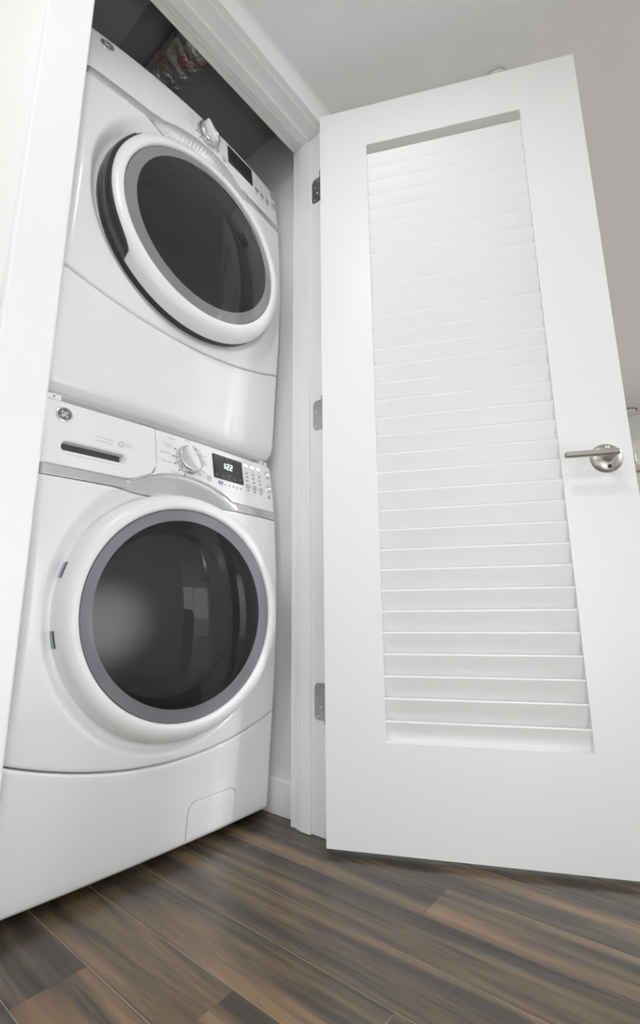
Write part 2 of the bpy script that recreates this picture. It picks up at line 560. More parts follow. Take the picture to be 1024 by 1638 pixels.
# ceiling fittings
def downlight(x, y, power, rad, label, aim=None):
    r = empty('ceiling_light', (x, y, HALL_Z), label, 'light')
    fr = lambda a, b, h: Vector((a, b, h))
    lathe('trim_ring', [(rad + .003, -.001), (rad + .008, -.006), (rad + .022, -.004), (rad + .024, 0.0)], M_TRIM, r, 40, fr)
    lathe('diffuser', [(0.0001, -.0015), (rad + .003, -.0015)], M_GLOW, r, 40, fr)
    if aim:   # adjustable downlight tilted towards the closet door
        d = bpy.data.lights.new('lamp', 'SPOT')
        d.spot_size = math.radians(130)
        d.spot_blend = 1.0
        d.shadow_soft_size = 0.03
    else:
        d = bpy.data.lights.new('lamp', 'AREA')
        d.shape = 'DISK'
        d.size = rad * 2
    d.energy = power
    d.color = (0.98, 0.99, 1.0) if aim else (0.93, 0.965, 1.0)
    l = bpy.data.objects.new('lamp', d)
    COL.objects.link(l)
    l.location = (0, 0, -.045 if aim else -.008)
    if aim:
        l.rotation_euler = (Vector(aim) - Vector((x, y, HALL_Z))).to_track_quat('-Z', 'Y').to_euler()
    l.parent = r
    return r


LL = ['round ceiling downlight nearest the closet opening, above the viewer', 'round ceiling downlight added for fill at the near end of the hallway behind the viewer',
      'round ceiling downlight past the open door', 'round ceiling downlight near the far end of the hallway']
for (x, y, pw_, rd), lb in zip(LAMPS, LL):
    downlight(x, y, pw_, rd, lb, (0.08, -0.30, 0.85) if lb is LL[0] else None)
for k, (x, y, pw_) in enumerate(ROOM_FILL):
    downlight(x, y, pw_, 0.12, ['wide round fill lamp added in the next room, left of the two', 'wide round fill lamp added in the next room, right of the two'][k])

sp = empty('sprinkler_cap', (0.372, -0.432, HALL_Z), 'small white round sprinkler cap on the ceiling peeking over the door', 'sprinkler')
lathe('cover_plate', [(0.0001, -.010), (.028, -.010), (.031, -.008), (.031, -.004)], M_TRIM, sp, 40)
lathe('rim', [(.031, -.004), (.0365, -.0045), (.038, -.002), (.038, 0.0)], M_BTN, sp, 40)
sp2 = empty('sprinkler_cap', (3.70, -0.365, HALL_Z), 'tiny round cap on the ceiling at the far end of the hallway', 'sprinkler')
lathe('cover_plate', [(0.0001, -.018), (.05, -.018), (.055, -.014), (.055, -.006)], M_TRIM, sp2, 32)
lathe('rim', [(.055, -.006), (.066, -.007), (.068, -.002), (.068, 0.0)], M_BADGE, sp2, 32)

# ------------------------------------------------------------------ louvred door
ANG = 0.4484
DW, DZ0, DZ1, DT = 0.7238, 0.012, 2.042, 0.036
door = empty('door_1', (0, 0, 0), 'white louvred closet door standing open to the hallway', 'door', 'structure')
# local frame: +x along the door towards the free edge, +y behind the visible face, z up
door.rotation_euler = (0, 0, math.atan2(-math.cos(ANG), math.sin(ANG)))
RX0, RX1, RZ0, RZ1 = 0.1415, 0.572, 0.238, 1.897
# visible face lies at local y = 0; the door body goes to the side away from the viewer
SGN = 1.0


def dbox(name, lo, hi, m, bev=0.0, parent=None):
    a = (lo[0], min(SGN * lo[1], SGN * hi[1]), lo[2])
    b = (hi[0], max(SGN * lo[1], SGN * hi[1]), hi[2])
    return box(name, a, b, m, parent or door, bev, 1)


dbox('stile', (0, 0, DZ0), (RX0, DT, DZ1), M_DOOR)
dbox('stile', (RX1, 0, DZ0), (DW, DT, DZ1), M_DOOR)
dbox('rail', (RX0, 0, DZ0), (RX1, DT, RZ0), M_DOOR)
dbox('rail', (RX0, 0, RZ1), (RX1, DT, DZ1), M_DOOR)
# slats
PITCH_S = 0.0495
prof = []
tn = (0.0045, 0.0)
# nose at the visible side, blade falling away behind
n0, n1 = Vector((0.0065, 0.0)), Vector((0.0325, -0.0575))
dirv = (n1 - n0).normalized()
nrm = Vector((dirv.y, -dirv.x))
if nrm.x > 0:
    nrm = -nrm
th = 0.0058
pts = []
for k in range(7):
    t = PI * k / 6
    pts.append(n0 + dirv * (th / 2) + nrm * (th / 2) * math.cos(t) - dirv * (th / 2) * math.sin(t))
pts.append(n1 - nrm * (th / 2))
pts.append(n1 + nrm * (th / 2))
sv, sf = [], []
np_ = len(pts)
for xx in (RX0 - .006, RX1 + .006):
    for q in pts:
        sv.append((xx, SGN * q.x, q.y))
for k in range(np_):
    sf.append((k, (k + 1) % np_, np_ + (k + 1) % np_, np_ + k))
sf.append(tuple(range(np_)))
sf.append(tuple(range(np_, 2 * np_)))
slat_o = mesh('slat', sv, sf, M_DOOR, door)
auto_smooth(slat_o, 50)
ZS0 = 0.2845
slat_o.location.z = ZS0
for k in range(1, 33):
    o = slat_o.copy()
    COL.objects.link(o)
    o.parent = door
    o.location.z = ZS0 + PITCH_S * k
# lever handle set
HX, HZ = 0.668, 0.870
dl = lambda a, b, h: Vector((HX + a, -SGN * h, HZ + b))
hs = lathe('door_handle', [(.0005, .010), (.012, .010), (.022, .0085), (.030, .005), (.0338, .0015), (.0345, 0)], M_NICKEL, door, 56, dl)
hs['label'] = 'brushed nickel lever handle on a round rose'
lathe('handle_neck', [(.0125, .008), (.0105, .012), (.0098, .030), (.0098, .046), (.0001, .046)], M_NICKEL, hs, 32, dl)
lv = dbox('lever', (HX - .100, -.060, HZ - .0085), (HX + .012, -.046, HZ + .0045), M_NICKEL, 0.0028, hs)
for sz in (-.0215, .0235):
    lathe('screw', [(.0042, .007), (.0042, .0106), (.003, .0112), (.0018, .0102), (.0001, .0098)], M_DARK if sz < 0 else M_SCREW, hs, 18, lambda a, b, h, sz=sz: Vector((HX + a + .002, -SGN * h, HZ + b + sz)))
dbox('latch_bolt', (DW - .001, .012, HZ - .012), (DW + .010, .024, HZ + .012), M_NICKEL, 0.002)
dbox('latch_plate', (DW - .0005, .006, HZ - .028), (DW + .0012, .030, HZ + .028), M_NICKEL, 0.0005)
# hinges: leaf mortised into the jamb, knuckle behind the door edge (world coordinates, parented to the door)
dinv = Matrix.Rotation(door.rotation_euler.z, 4, 'Z').inverted()


def hinge(zc, lb):
    y0, y1, zh = 0.044, 0.080, 0.045
    r = 0.014
    pts = []
    for i in range(7):
        t = PI / 2 * i / 6
        pts.append((y1 - r + r * math.sin(t), zc + zh - r + r * math.cos(t)))
    for i in range(7):
        t = PI / 2 * i / 6
        pts.append((y1 - r + r * math.cos(t), zc - zh + r - r * math.sin(t)))
    pts += [(y0, zc - zh), (y0, zc + zh)]
    n = len(pts)
    V = [(JX - .0012, a, b) for a, b in pts] + [(JX + .001, a, b) for a, b in pts]
    Fc = [tuple(range(n)), tuple(range(n, 2 * n))] + [(k, (k + 1) % n, n + (k + 1) % n, n + k) for k in range(n)]
    h = mesh('hinge', V, Fc, M_HINGE, door)
    h.matrix_parent_inverse = dinv
    h['label'] = lb
    for k, (a, b) in enumerate(((.058, .034), (.068, .012), (.058, -.012), (.068, -.034))):
        s = lathe('screw', [(.0042, 0), (.0038, .001), (.0022, .0012), (.0012, .0003), (.0001, .0003)], M_SCREW, h, 14,
                  lambda p, q, hh, a=a, b=b: Vector((JX - .0012 - hh, a + p, zc + b + q)))
    k = lathe('hinge_knuckle', [(.0001, -.047), (.006, -.047), (.0065, -.045), (.0065, .045), (.006, .047), (.0001, .047)], M_HINGE, h, 16,
              lambda p, q, hh: Vector((0.0445 + p, 0.032 + q, zc + hh)))


hinge(1.855, 'top steel hinge')
hinge(1.086, 'middle steel hinge')
hinge(0.309, 'bottom steel hinge')

# ------------------------------------------------------------------ the two machines
XC, HW, RC = -0.2645, 0.336, 0.020
US = (-.05, .0, .03, .24, .35, .52, .65, .80, .88, .95, 1.0)
ES = (.264, .256, .250, .237, .229, .223, .226, .236, .245, .257, .266)
BU = (0, .02, .24, .5, .8, .95, 1.)
BBW = (.012, .012, .02, .022, .018, .016, .016)
BBD = (.024, .022, .02, .022, .022, .030, .030)
DOOR_U = 0.527


class Machine:
    def __init__(s, root, base, BB, tilt, ydoor, swing, du):
        s.root, s.base, s.BB, s.tilt, s.yd, s.swing, s.du = root, base, BB, tilt, ydoor, swing, du
        s.md = .034 if swing < -.05 else .027

    def F(s, x, u):
        q = min(abs(x) / HW, 1)
        y = interp(u, US, ES) - interp(u, BU, s.BB) * (1 - q * q)
        d = abs(x) - (HW - RC)
        if d > 0:
            d = min(d, RC)
            y += RC - math.sqrt(max(0, RC * RC - d * d))
        return y

    def moat(s, x, u):
        dx, du = x, u - DOOR_U
        r = math.hypot(dx, du)
        sn = du / max(r, 1e-6)
        rm = .304 + .032 * max(0, sn) ** 1.0 - .004 * max(0, -sn)
        # the depression has to clear the door ring's skirt
        wt = .32 + .68 * max(0, -.8 * dx / max(r, 1e-6) + .5 * sn)
        return s.md * wt * (1 - sm((r - .2815) / (rm - .2815)))

    def w(s, x, u, off=0.0):
        return Vector((XC + x, s.F(x, u) - off, s.base + u))

    def par(s, o):
        if o.parent is s.root:
            o.matrix_parent_inverse = Matrix.Translation(s.root.location).inverted()
        return o

    # curved sheet between lower and upper curves
    def sheet(s, name, xs, lo, hi, nt, m, depth=None, er=0.005, back=0.30, cut=None, round_top=None, round_bot=None, parent=None, off=0.0):
        ts = []
        for i in range(nt + 1):
            ts.append(i / nt)
        # densify near both ends for the rounded edges
        extra = [.004, .010, .02, .99, .98, .996]
        ts = sorted(set(ts + extra))
        V, idx, Fc = [], {}, []
        rt_, rb_ = round_top or er, round_bot or er
        for i, x in enumerate(xs):
            l, h = lo(x), hi(x)
            tl = [0, .08, .2, .4, .65, 1.0]
            us = [l + rb_ * t for t in tl] + [h - rt_ * t for t in reversed(tl)]
            a, b = l + rb_, h - rt_
            mid = [a + (b - a) * k / nt for k in range(1, nt)]
            us = us[:6] + mid + us[6:]
            for j, u in enumerate(us):
                y = s.F(x, u) - off
                if depth:
                    y += depth(x, u)
                e = u - l
                if e < rb_:
                    y += rb_ - math.sqrt(max(0, rb_ * rb_ - (rb_ - e) ** 2))
                e = h - u
                if e < rt_:
                    y += rt_ - math.sqrt(max(0, rt_ * rt_ - (rt_ - e) ** 2))
                idx[i, j] = len(V)
                V.append((XC + x, y, s.base + u))
        nj = max(j for _, j in idx) + 1
        ni = len(xs)
        for i in range(ni - 1):
            for j in range(nj - 1):
                if cut:
                    c = [V[idx[i + a, j + b]] for a in (0, 1) for b in (0, 1)]
                    cx = sum(p[0] for p in c) / 4 - XC
                    cu_ = sum(p[2] for p in c) / 4 - s.base
                    if cut(cx, cu_):
                        continue
                Fc.append((idx[i, j], idx[i + 1, j], idx[i + 1, j + 1], idx[i, j + 1]))
        # rim going back
        loop = [(i, 0) for i in range(ni)] + [(ni - 1, j) for j in range(1, nj)] + [(i, nj - 1) for i in range(ni - 2, -1, -1)] + [(0, j) for j in range(nj - 2, 0, -1)]
        bi = []
        for k in loop:
            p = V[idx[k]]
            bi.append(len(V))
            V.append((p[0], max(back, p[1] + .001), p[2]))
        for k in range(len(loop)):
            k2 = (k + 1) % len(loop)
            Fc.append((idx[loop[k]], idx[loop[k2]], bi[k2], bi[k]))
        me = bpy.data.meshes.new(name)
        me.from_pydata(V, [], Fc)
        bm = bmesh.new()
        bm.from_mesh(me)
        loose = [v for v in bm.verts if not v.link_faces]
        bmesh.ops.delete(bm, geom=loose, context='VERTS')
        bmesh.ops.recalc_face_normals(bm, faces=bm.faces)
        # make the front face the viewer
        bm.faces.ensure_lookup_table()
        sy = sum(f.normal.y * f.calc_area() for f in bm.faces)
        if sy > 0:
            bmesh.ops.reverse_faces(bm, faces=bm.faces)
        bm.to_mesh(me)
        bm.free()
        o = link(name, me, m, parent or s.root)
        auto_smooth(o, 45)
        return s.par(o)

    # flat outline laid on the curved front, with thickness
    def decal(s, name, poly, o0, o1, m, parent=None, smooth=False):
        n = len(poly)
        V = [s.w(x, u, o1) for x, u in poly] + [s.w(x, u, o0) for x, u in poly]
        Fc = [tuple(range(n)), tuple(range(2 * n - 1, n - 1, -1))] + [(k, (k + 1) % n, n + (k + 1) % n, n + k) for k in range(n)]
        o = mesh(name, V, Fc, m, parent or s.root)
        return s.par(o)

    def decals(s, name, polys, o0, o1, m, parent=None):
        V, Fc = [], []
        for poly in polys:
            n = len(poly)
            b = len(V)
            V += [s.w(x, u, o1) for x, u in poly] + [s.w(x, u, o0) for x, u in poly]
            Fc += [tuple(b + i for i in range(n)), tuple(b + i for i in range(2 * n - 1, n - 1, -1))]
            Fc += [(b + k, b + (k + 1) % n, b + n + (k + 1) % n, b + n + k) for k in range(n)]
        o = mesh(name, V, Fc, m, parent or s.root)
        o['kind'] = 'stuff'
        return s.par(o)

    def text(s, name, lines, m, parent=None, off=0.0006, sx=0.92):
        """lines: (string, x, u, cap height, align)"""
        V, Fc = [], []
        for txt, x, u, h, al in lines:
            cv = bpy.data.curves.new('t', 'FONT')
            cv.body = txt
            cv.size = h / 0.70
            cv.align_x = al
            cv.resolution_u = 2
            o = bpy.data.objects.new('t', cv)
            me = bpy.data.meshes.new_from_object(o)
            b = len(V)
            for v in me.vertices:
                px, pu = x + v.co.x * sx, u + v.co.y
                V.append(s.w(px, pu, off))
            for p in me.polygons:
                Fc.append(tuple(b + i for i in p.vertices))
            bpy.data.objects.remove(o)
            bpy.data.curves.remove(cv)
            bpy.data.meshes.remove(me)
        me = bpy.data.meshes.new(name)
        me.from_pydata([tuple(v) for v in V], [], Fc)
        ob = link(name, me, m, parent or s.root)
        ob['kind'] = 'stuff'
        return s.par(ob)

    # frame on the front at (x,u): local a (right), b (up), h (towards the viewer)
    def fr(s, x, u):
        e = .01
        n = -(Vector((e * 2, s.F(x + e, u) - s.F(x - e, u), 0)).cross(Vector((0, s.F(x, u + e) - s.F(x, u - e), e * 2))))
        n.normalize()
        if n.y > 0:
            n = -n
        bx = Vector((0, 0, 1)).cross(-n)
        bx = Vector((0, 0, 1)).cross(n)
        bx = -bx if bx.x < 0 else bx
        bx.normalize()
        bz = n.cross(bx)
        bz = bz if bz.z > 0 else -bz
        c = s.w(x, u)
        return lambda a, b, h: c + bx * a + bz * b + n * h

    # frame of the porthole door
    def dfr(s):
        c = Vector((XC, s.yd, s.base + s.du))
        right = Vector((1, s.swing, 0)).normalized()
        up_ = Vector((0, s.tilt, 1)).normalized()
        n = up_.cross(right).normalized()
        n = -n if n.y > 0 else n
        up_ = right.cross(-n).normalized()
        up_ = -up_ if up_.z < 0 else up_
        return lambda a, b, h: c + right * a + up_ * b + n * h


def dense(a, b, step, marks=()):
    n = max(1, int(round((b - a) / step)))
    xs = [a + (b - a) * i / n for i in range(n + 1)]
    return xs


def edge_xs(x0, x1, step):
    """x samples with extra density in the rounded vertical corners"""
    xs = set(round(v, 5) for v in dense(x0, x1, step))
    for sgn in (-1, 1):
        for t in (0, .03, .08, .16, .28, .45, .65, .85, 1.0):
            v = sgn * (HW - RC * t)
            if x0 - 1e-6 <= v <= x1 + 1e-6:
                xs.add(round(v, 5))
    return sorted(xs)


SEAM = lambda x: .2105 + .056 * (x / .32) ** 2
ARC = lambda x: .581 + math.sqrt(max(1e-6, .281 ** 2 - (x - .01) ** 2))
BLO, BHI = .7995, .8235


def corner(h, r):
    """upper curve h with the two outer corners rounded by r"""
    def f(x):
        d = abs(x) - (HW - r)
        if d <= 0:
            return h
        return h - (r - math.sqrt(max(0, r * r - min(d, r) ** 2)))
    return f


def build_machine(kind, root, base):
    wash = kind == 'washer'
    # the washer's door stands slightly ajar on its left hinges
    mc = Machine(root, base, BBW if wash else BBD, 0.043 if wash else 0.056, 0.1855 if wash else 0.1785, -0.087 if wash else -0.022, 0.5345 if wash else 0.524)
    P = mc.par
    # cabinet body
    if wash:
        P(box('cabinet', (XC - HW + .003, .297, base + .026), (XC + HW - .003, 1.0, base + .9845), M_ENAMEL, root, .008, 3))
        for sx in (-1, 1):
            for yy in (.33, .93):
                P(lathe('foot', [(.0001, 0), (.022, 0), (.024, .004), (.020, .012), (.010, .014), (.010, .028)], M_FOOT, root, 20, lambda a, b, h, sx=sx, yy=yy: Vector((XC + sx * .27 + a, yy + b, base + h))))
    else:
        P(box('cabinet', (XC - HW + .003, .297, base - .0155), (XC + HW - .003, 1.0, base + .970), M_ENAMEL, root, .008, 3))
    # base panel under the curved seam
    gap = .0016
    if wash:
        blo = lambda x: .0216 + (lambda d: 0 if d <= 0 else .014 - math.sqrt(max(0, .014 ** 2 - min(d, .014) ** 2)))(abs(x) - (HW - .014))
        # filter door outline is a groove in the panel
        FX0, FX1, FU1, FR = .058, .200, .1095, .022

        def groove(x, u):
            if x < FX0 - .01 or x > FX1 + .01 or u > FU1 + .01:
                return 0
            # signed distance to the rounded outline (open at the bottom)
            cx, cu = (FX0 + FX1) / 2, -1
            qx = abs(x - cx) - ((FX1 - FX0) / 2 - FR)
            qu = u - (FU1 - FR)
            d = math.hypot(max(qx, 0), max(qu, 0)) + min(max(qx, qu), 0) - FR
            return .0035 * max(0, 1 - (abs(d) / .0016)) if abs(d) < .0016 else 0
        bxs = sorted(set(edge_xs(-HW, HW, .012)))
        mc.sheet('base_panel', bxs, blo, lambda x: SEAM(x) - gap, 14, M_ENAMEL, None, .006, .30, None, None, .010, None)
        # filter cover: a thin proud panel bordered by a dark shadow line
        poly = []
        nb = 8
        for i in range(nb + 1):
            t = PI - PI / 2 * i / nb
            poly.append((FX0 + FR + FR * math.cos(t), FU1 - FR + FR * math.sin(t)))
        for i in range(nb + 1):
            t = PI / 2 - PI / 2 * i / nb
            poly.append((FX1 - FR + FR * math.cos(t), FU1 - FR + FR * math.sin(t)))
        out = []
        for x, u in poly:
            cx, cu = (FX0 + FX1) / 2, .04
            out.append((x + math.copysign(.0013, x - cx), u + (.0013 if u > .06 else 0)))
        ring = [(FX0 - .0013, .0325)] + out + [(FX1 + .0013, .0325)]
        mc.decal('filter_cover_gap', ring, -.001, .0004, M_PRINT)
        inner = [(FX0, .0325)] + poly + [(FX1, .0325)]
        # build the cover as a curved grid so it follows the panel
        xs = sorted(set([round(FX0 + FR * (1 - math.cos(PI / 2 * i / 8)), 5) for i in range(9)] + [round(FX1 - FR * (1 - math.cos(PI / 2 * i / 8)), 5) for i in range(9)] + [round(FX0 + FR + (FX1 - FX0 - 2 * FR) * i / 6, 5) for i in range(7)]))

        def fhi(x):
            d = max(FX0 + FR - x, x - (FX1 - FR), 0)
            return FU1 - FR + math.sqrt(max(0, FR * FR - d * d))
        mc.sheet('filter_cover', xs, lambda x: .0316, fhi, 8, M_ENAMEL, None, .0012, .262, None, None, None, None, off=.0012)
    else:
        RB = .026
        blo = lambda x: -.012 + (lambda d: 0 if d <= 0 else .03 - math.sqrt(max(0, .03 ** 2 - min(d, .03) ** 2)))(abs(x) - (HW - .03))
        mc.sheet('base_panel', edge_xs(-HW, HW, .012), blo, lambda x: SEAM(x) - gap, 14, M_ENAMEL, None, .006, .42, None, None, RB)
        P(box('underside', (XC - HW + .03, .275, base - .013), (XC + HW - .03, .40, base - .004), M_ENAMEL, root, .002))
    # main front panel with the round depression for the door
    mc.sheet('front_panel', edge_xs(-HW, HW, .0042), lambda x: SEAM(x) + gap, lambda x: BLO - .0006, 130, M_ENAMEL, mc.moat, .005, .30,
             lambda x, u: math.hypot(x, u - DOOR_U) < .262)
    # silver band left and right, visor over the door
    XL, XR = -.155, .172
    P(mc.sheet('trim_band', edge_xs(-HW, XL, .02), lambda x: BLO + .0006, lambda x: BHI - .0006, 2, M_SILVER, None, .0015, .30, off=-.001))
    P(mc.sheet('trim_band', edge_xs(XR, HW, .02), lambda x: BLO + .0006, lambda x: BHI - .0006, 2, M_SILVER, None, .0015, .30, off=-.001))
    vis = mc.sheet('visor', dense(XL + .0006, XR - .0006, .006), lambda x: BLO + .0002, lambda x: max(ARC(x) - .001, BHI - .0004), 16, M_VISOR, lambda x, u: mc.moat(x, u) + .0015, .002, .30)
    # bright lip along the arc
    rimV, rimF = [], []
    xs = dense(XL + .002, XR - .002, .006)
    pr = [(-.0010, -.004), (-.0010, .0012), (.0006, .0022), (.0024, .0016), (.0030, -.001), (.003, -.004)]
    for x in xs:
        u = max(ARC(x), BHI + .0004)
        for a, b in pr:
            rimV.append(mc.w(x, u - a, b))
    npf = len(pr)
    for i in range(len(xs) - 1):
        for k in range(npf - 1):
            a = i * npf + k
            rimF.append((a, a + npf, a + npf + 1, a + 1))
    rim = P(mesh('visor_lip', rimV, rimF, M_SILVER, vis, True))
    if not wash:
        # raised lines shaping the wavy louvre reflection into the visor
        rv, rf = [], []
        for k in range(17):
            x0 = -.118 + .0115 * k
            for i in range(7):
                t = i / 6
                u = .804 + (ARC(x0) - .012 - .804) * t
                x = x0 + .010 * math.sin(t * PI / 2)
                b = len(rv)
                for dx, hh in ((-.0013, .0), (0, .0018), (.0013, 0)):
                    rv.append(mc.w(x + dx, u, -mc.moat(x, u) - .0015 + hh))
                if i:
                    rf += [(b - 3, b, b + 1, b - 2), (b - 2, b + 1, b + 2, b - 1)]
        rb = P(mesh('visor_reflection', rv, rf, M_VISOR, vis, True))
        rb['kind'] = 'stuff'
    # control panel
    TOP = .972
    clo = lambda x: (ARC(x) + .0025) if XL < x < XR and ARC(x) + .0025 > BHI else BHI
    chi = corner(TOP, .016)
    if wash:
        SX = -.0795

        def dlo(x):
            # the drawer's lower right corner sweeps into the band
            return interp(x, (-.155, -.150, -.135, -.118, -.100, -.090, -.085, -.081, SX), (BHI, BHI + .0005, .8285, .8365, .8450, .8505, .855, .864, .886))

        def clo2(x):
            return clo(x)
        cx = edge_xs(SX + .001, HW, .008)
        panel = mc.sheet('control_panel', cx, clo2, chi, 18, M_PLASTIC, None, .003, .31, None, .012)
        # wedge of control panel under the drawer's sweep
        mc.sheet('control_panel_tail', dense(-.150, SX + .001, .005), lambda x: min(clo(x), dlo(x) - .0016), lambda x: dlo(x) - .001, 2, M_PLASTIC, None, .0007, .31)
        # detergent drawer with the finger slot
        QX0, QX1, QU0, QU1, QR = -.292, -.150, .8485, .8805, .013

        def slot(x, u):
            qx = abs(x - (QX0 + QX1) / 2) - ((QX1 - QX0) / 2 - QR)
            qu = abs(u - (QU0 + QU1) / 2) - ((QU1 - QU0) / 2 - QR)
            d = math.hypot(max(qx, 0), max(qu, 0)) + min(max(qx, qu), 0) - QR
            if d >= .0025:
                return 0
            if d > 0:
                return .002 * sm((.0025 - d) / .0025)
            t = -d
            ramp = .002 + .011 * sm(t / .010)
            # deep mouth in the upper part
            if u > .8615 and d < -.0020 and x < -.160:
                return .022
            return ramp
        xs = sorted(set(edge_xs(-HW, SX - .001, .012) + dense(QX0 - .004, QX1 + .004, .0016)))
        dr = mc.sheet('detergent_drawer', xs, dlo, chi, 96, M_PLASTIC, slot, .003, .31, None, .012)
        mouth = [mc.w(x, u, -.0205) for x, u in rrect(QX0 + .002, -.159, .8600, QU1 - .0005, .006)]
        n = len(mouth)
        V = mouth + [v + Vector((0, .001, 0)) for v in mouth]
        P(mesh('slot_mouth', V, [tuple(range(n)), tuple(range(n, 2 * n))] + [(k, (k + 1) % n, n + (k + 1) % n, n + k) for k in range(n)], M_SLOT, dr))
        badge_parent = dr
        bx_, bu_ = -.287, .9385
    else:
        panel = mc.sheet('control_panel', edge_xs(-HW, HW, .008), clo, chi, 18, M_PLASTIC, None, .003, .31, None, .014)
        badge_parent = panel
        bx_, bu_ = -.284, .9365
    # round badge with a curly two letter monogram
    f = mc.fr(bx_, bu_)
    bd = P(lathe('badge', [(.0168, 0), (.0168, .0012), (.0155, .0022), (.0138, .0022), (.0132, .0014)], M_SILVER, badge_parent, 40, f))
    P(lathe('badge_face', [(.0001, .0013), (.0134, .0013)], M_BADGE, badge_parent, 32, f))
    bd['label'] = 'round silver badge with a curly two letter monogram'

    def tube2(name, paths, rad, h, m, parent):
        V, Fc = [], []
        for path in paths:
            pb = len(V)
            for i, (a, b) in enumerate(path):
                a0, b0 = path[max(0, i - 1)]
                a1, b1 = path[min(len(path) - 1, i + 1)]
                dx, dy = a1 - a0, b1 - b0
                L = math.hypot(dx, dy) or 1
                nx, ny = -dy / L * rad, dx / L * rad
                V += [f(a + nx, b + ny, h), f(a, b, h + rad * .5), f(a - nx, b - ny, h)]
                if i:
                    q = len(V) - 3
                    Fc += [(q - 3, q, q + 1, q - 2), (q - 2, q + 1, q + 2, q - 1)]
        return P(mesh(name, V, Fc, m, parent, True))

    def arc(cx, cy, r, a0, a1, n=14, ry=None):
        return [(cx + r * math.cos(a0 + (a1 - a0) * i / n), cy + (ry or r) * math.sin(a0 + (a1 - a0) * i / n)) for i in range(n + 1)]
    K = .001
    def smooth(P_, n=5):
        out = []
        for i in range(len(P_) - 1):
            p0, p1, p2, p3 = P_[max(0, i - 1)], P_[i], P_[i + 1], P_[min(len(P_) - 1, i + 2)]
            for k in range(n):
                t = k / n
                out.append(tuple(K * .5 * (2 * p1[c] + (p2[c] - p0[c]) * t + (2 * p0[c] - 5 * p1[c] + 4 * p2[c] - p3[c]) * t * t + (3 * p1[c] - p0[c] - 3 * p2[c] + p3[c]) * t ** 3) for c in (0, 1)))
        return out + [(P_[-1][0] * K, P_[-1][1] * K)]
    g = smooth([(-1.2, 3.2), (-.6, 4.8), (-2.2, 6.0), (-4.4, 4.9), (-5.2, 2.0), (-4.2, -.6), (-2.2, -1.0), (-.8, .6), (-.6, 1.6), (-.9, -2.4), (-2.2, -5.2), (-4.4, -5.6), (-5.4, -4.0), (-4.0, -2.6), (-1.2, -1.6)])
    e = smooth([(4.6, 3.4), (5.2, 4.8), (3.8, 6.0), (1.9, 5.2), (1.5, 3.2), (2.6, 1.4), (4.0, 1.0), (2.4, .6), (1.0, -1.4), (1.0, -3.8), (2.6, -5.7), (4.8, -5.0), (5.6, -3.0), (4.6, -1.6), (3.4, -2.4)])
    lnk = smooth([(-1.2, -1.6), (.2, -.6), (1.6, .4)])
    swirls = [arc(9.0 * K * math.cos(t), 9.0 * K * math.sin(t), 2.2 * K, t + PI * .55, t + PI * 1.75, 10) for t in (PI / 4, 3 * PI / 4, 5 * PI / 4, 7 * PI / 4)]
    tube2('monogram', [g, e, lnk] + swirls, .00062, .0014, M_PLASTIC, badge_parent)

    # dial
    kx, ku = .012, .908
    f = mc.fr(kx, ku)
    dial = P(lathe('dial', [(.0385, 0), (.0385, .004), (.0365, .012), (.0345, .017), (.0325, .0185), (.0295, .0185), (.0280, .0170), (.0001, .0185)], M_SILVER, root, 56, f))
    # grip ridge across the dial
    gv, gf = [], []
    ca, sa = math.cos(math.radians(118)), math.sin(math.radians(118))
    for i in range(13):
        t = -1 + 2 * i / 12
        L = .0305 * t
        wd = .0135 * math.sqrt(max(0.02, 1 - .75 * t * t))
        for dx, hh in ((-wd, .0172), (-wd * .82, .026), (-wd * .3, .0285), (wd * .3, .0285), (wd * .82, .026), (wd, .0172)):
            gv.append(f(L * ca - dx * sa, L * sa + dx * ca, hh))
    for i in range(12):
        for k in range(5):
            a = i * 6 + k
            gf.append((a, a + 6, a + 7, a + 1))
    gf += [tuple(range(6)), tuple(range(72, 78))]
    auto_smooth(P(mesh('dial_grip', gv, gf, M_PLASTIC, dial)), 30)
    # notches round the skirt
    nv, nf = [], []
    for k in range(22):
        t = 2 * PI * k / 22
        c_, s_ = math.cos(t), math.sin(t)
        b = len(nv)
        for rr, hh in ((.0388, .002), (.0392, .0035), (.0372, .0125), (.0362, .0125)):
            for d in (-.0011, .0011):
                nv.append(f(rr * c_ - d * s_, rr * s_ + d * c_, hh))
        nf += [(b, b + 2, b + 3, b + 1), (b + 2, b + 4, b + 5, b + 3), (b + 4, b + 6, b + 7, b + 5)]
    P(mesh('dial_ribs', nv, nf, M_CHROME, dial))
    # printed position marks round the dial
    marks = []
    for deg in (150, 178, 203, 228, 252, 318) if wash else (205, 230, 330):
        t = math.radians(deg)
        c_, s_ = math.cos(t), math.sin(t)
        p = [(.0405, -.0011), (.0475, -.0011), (.0475, .0011), (.0405, .0011)]
        marks.append([(kx + a * c_ - b * s_, ku + a * s_ + b * c_) for a, b in p])
    mc.decals('dial_mark', marks, 0, .0007, M_PRINTD, panel)
    if wash:
        mc.text('cycle_names', [('Normal', .012, .961, .0042, 'CENTER'), ('Whites', -.026, .953, .0042, 'RIGHT'), ('Delicates', -.036, .935, .0042, 'RIGHT'), ('Hand Wash', -.036, .929, .0026, 'RIGHT'),
                                ('Quick Wash', -.040, .911, .0044, 'RIGHT'), ('Rinse + Spin', -.037, .888, .0044, 'RIGHT'), ('Tub Clean', -.016, .864, .0044, 'RIGHT'),
                                ('Towels', .057, .932, .0040, 'LEFT'), ('Bulky', .059, .914, .0040, 'LEFT'), ('Items', .059, .908, .0040, 'LEFT'), ('Sanitize', .050, .886, .0040, 'LEFT')], M_PRINT, panel)
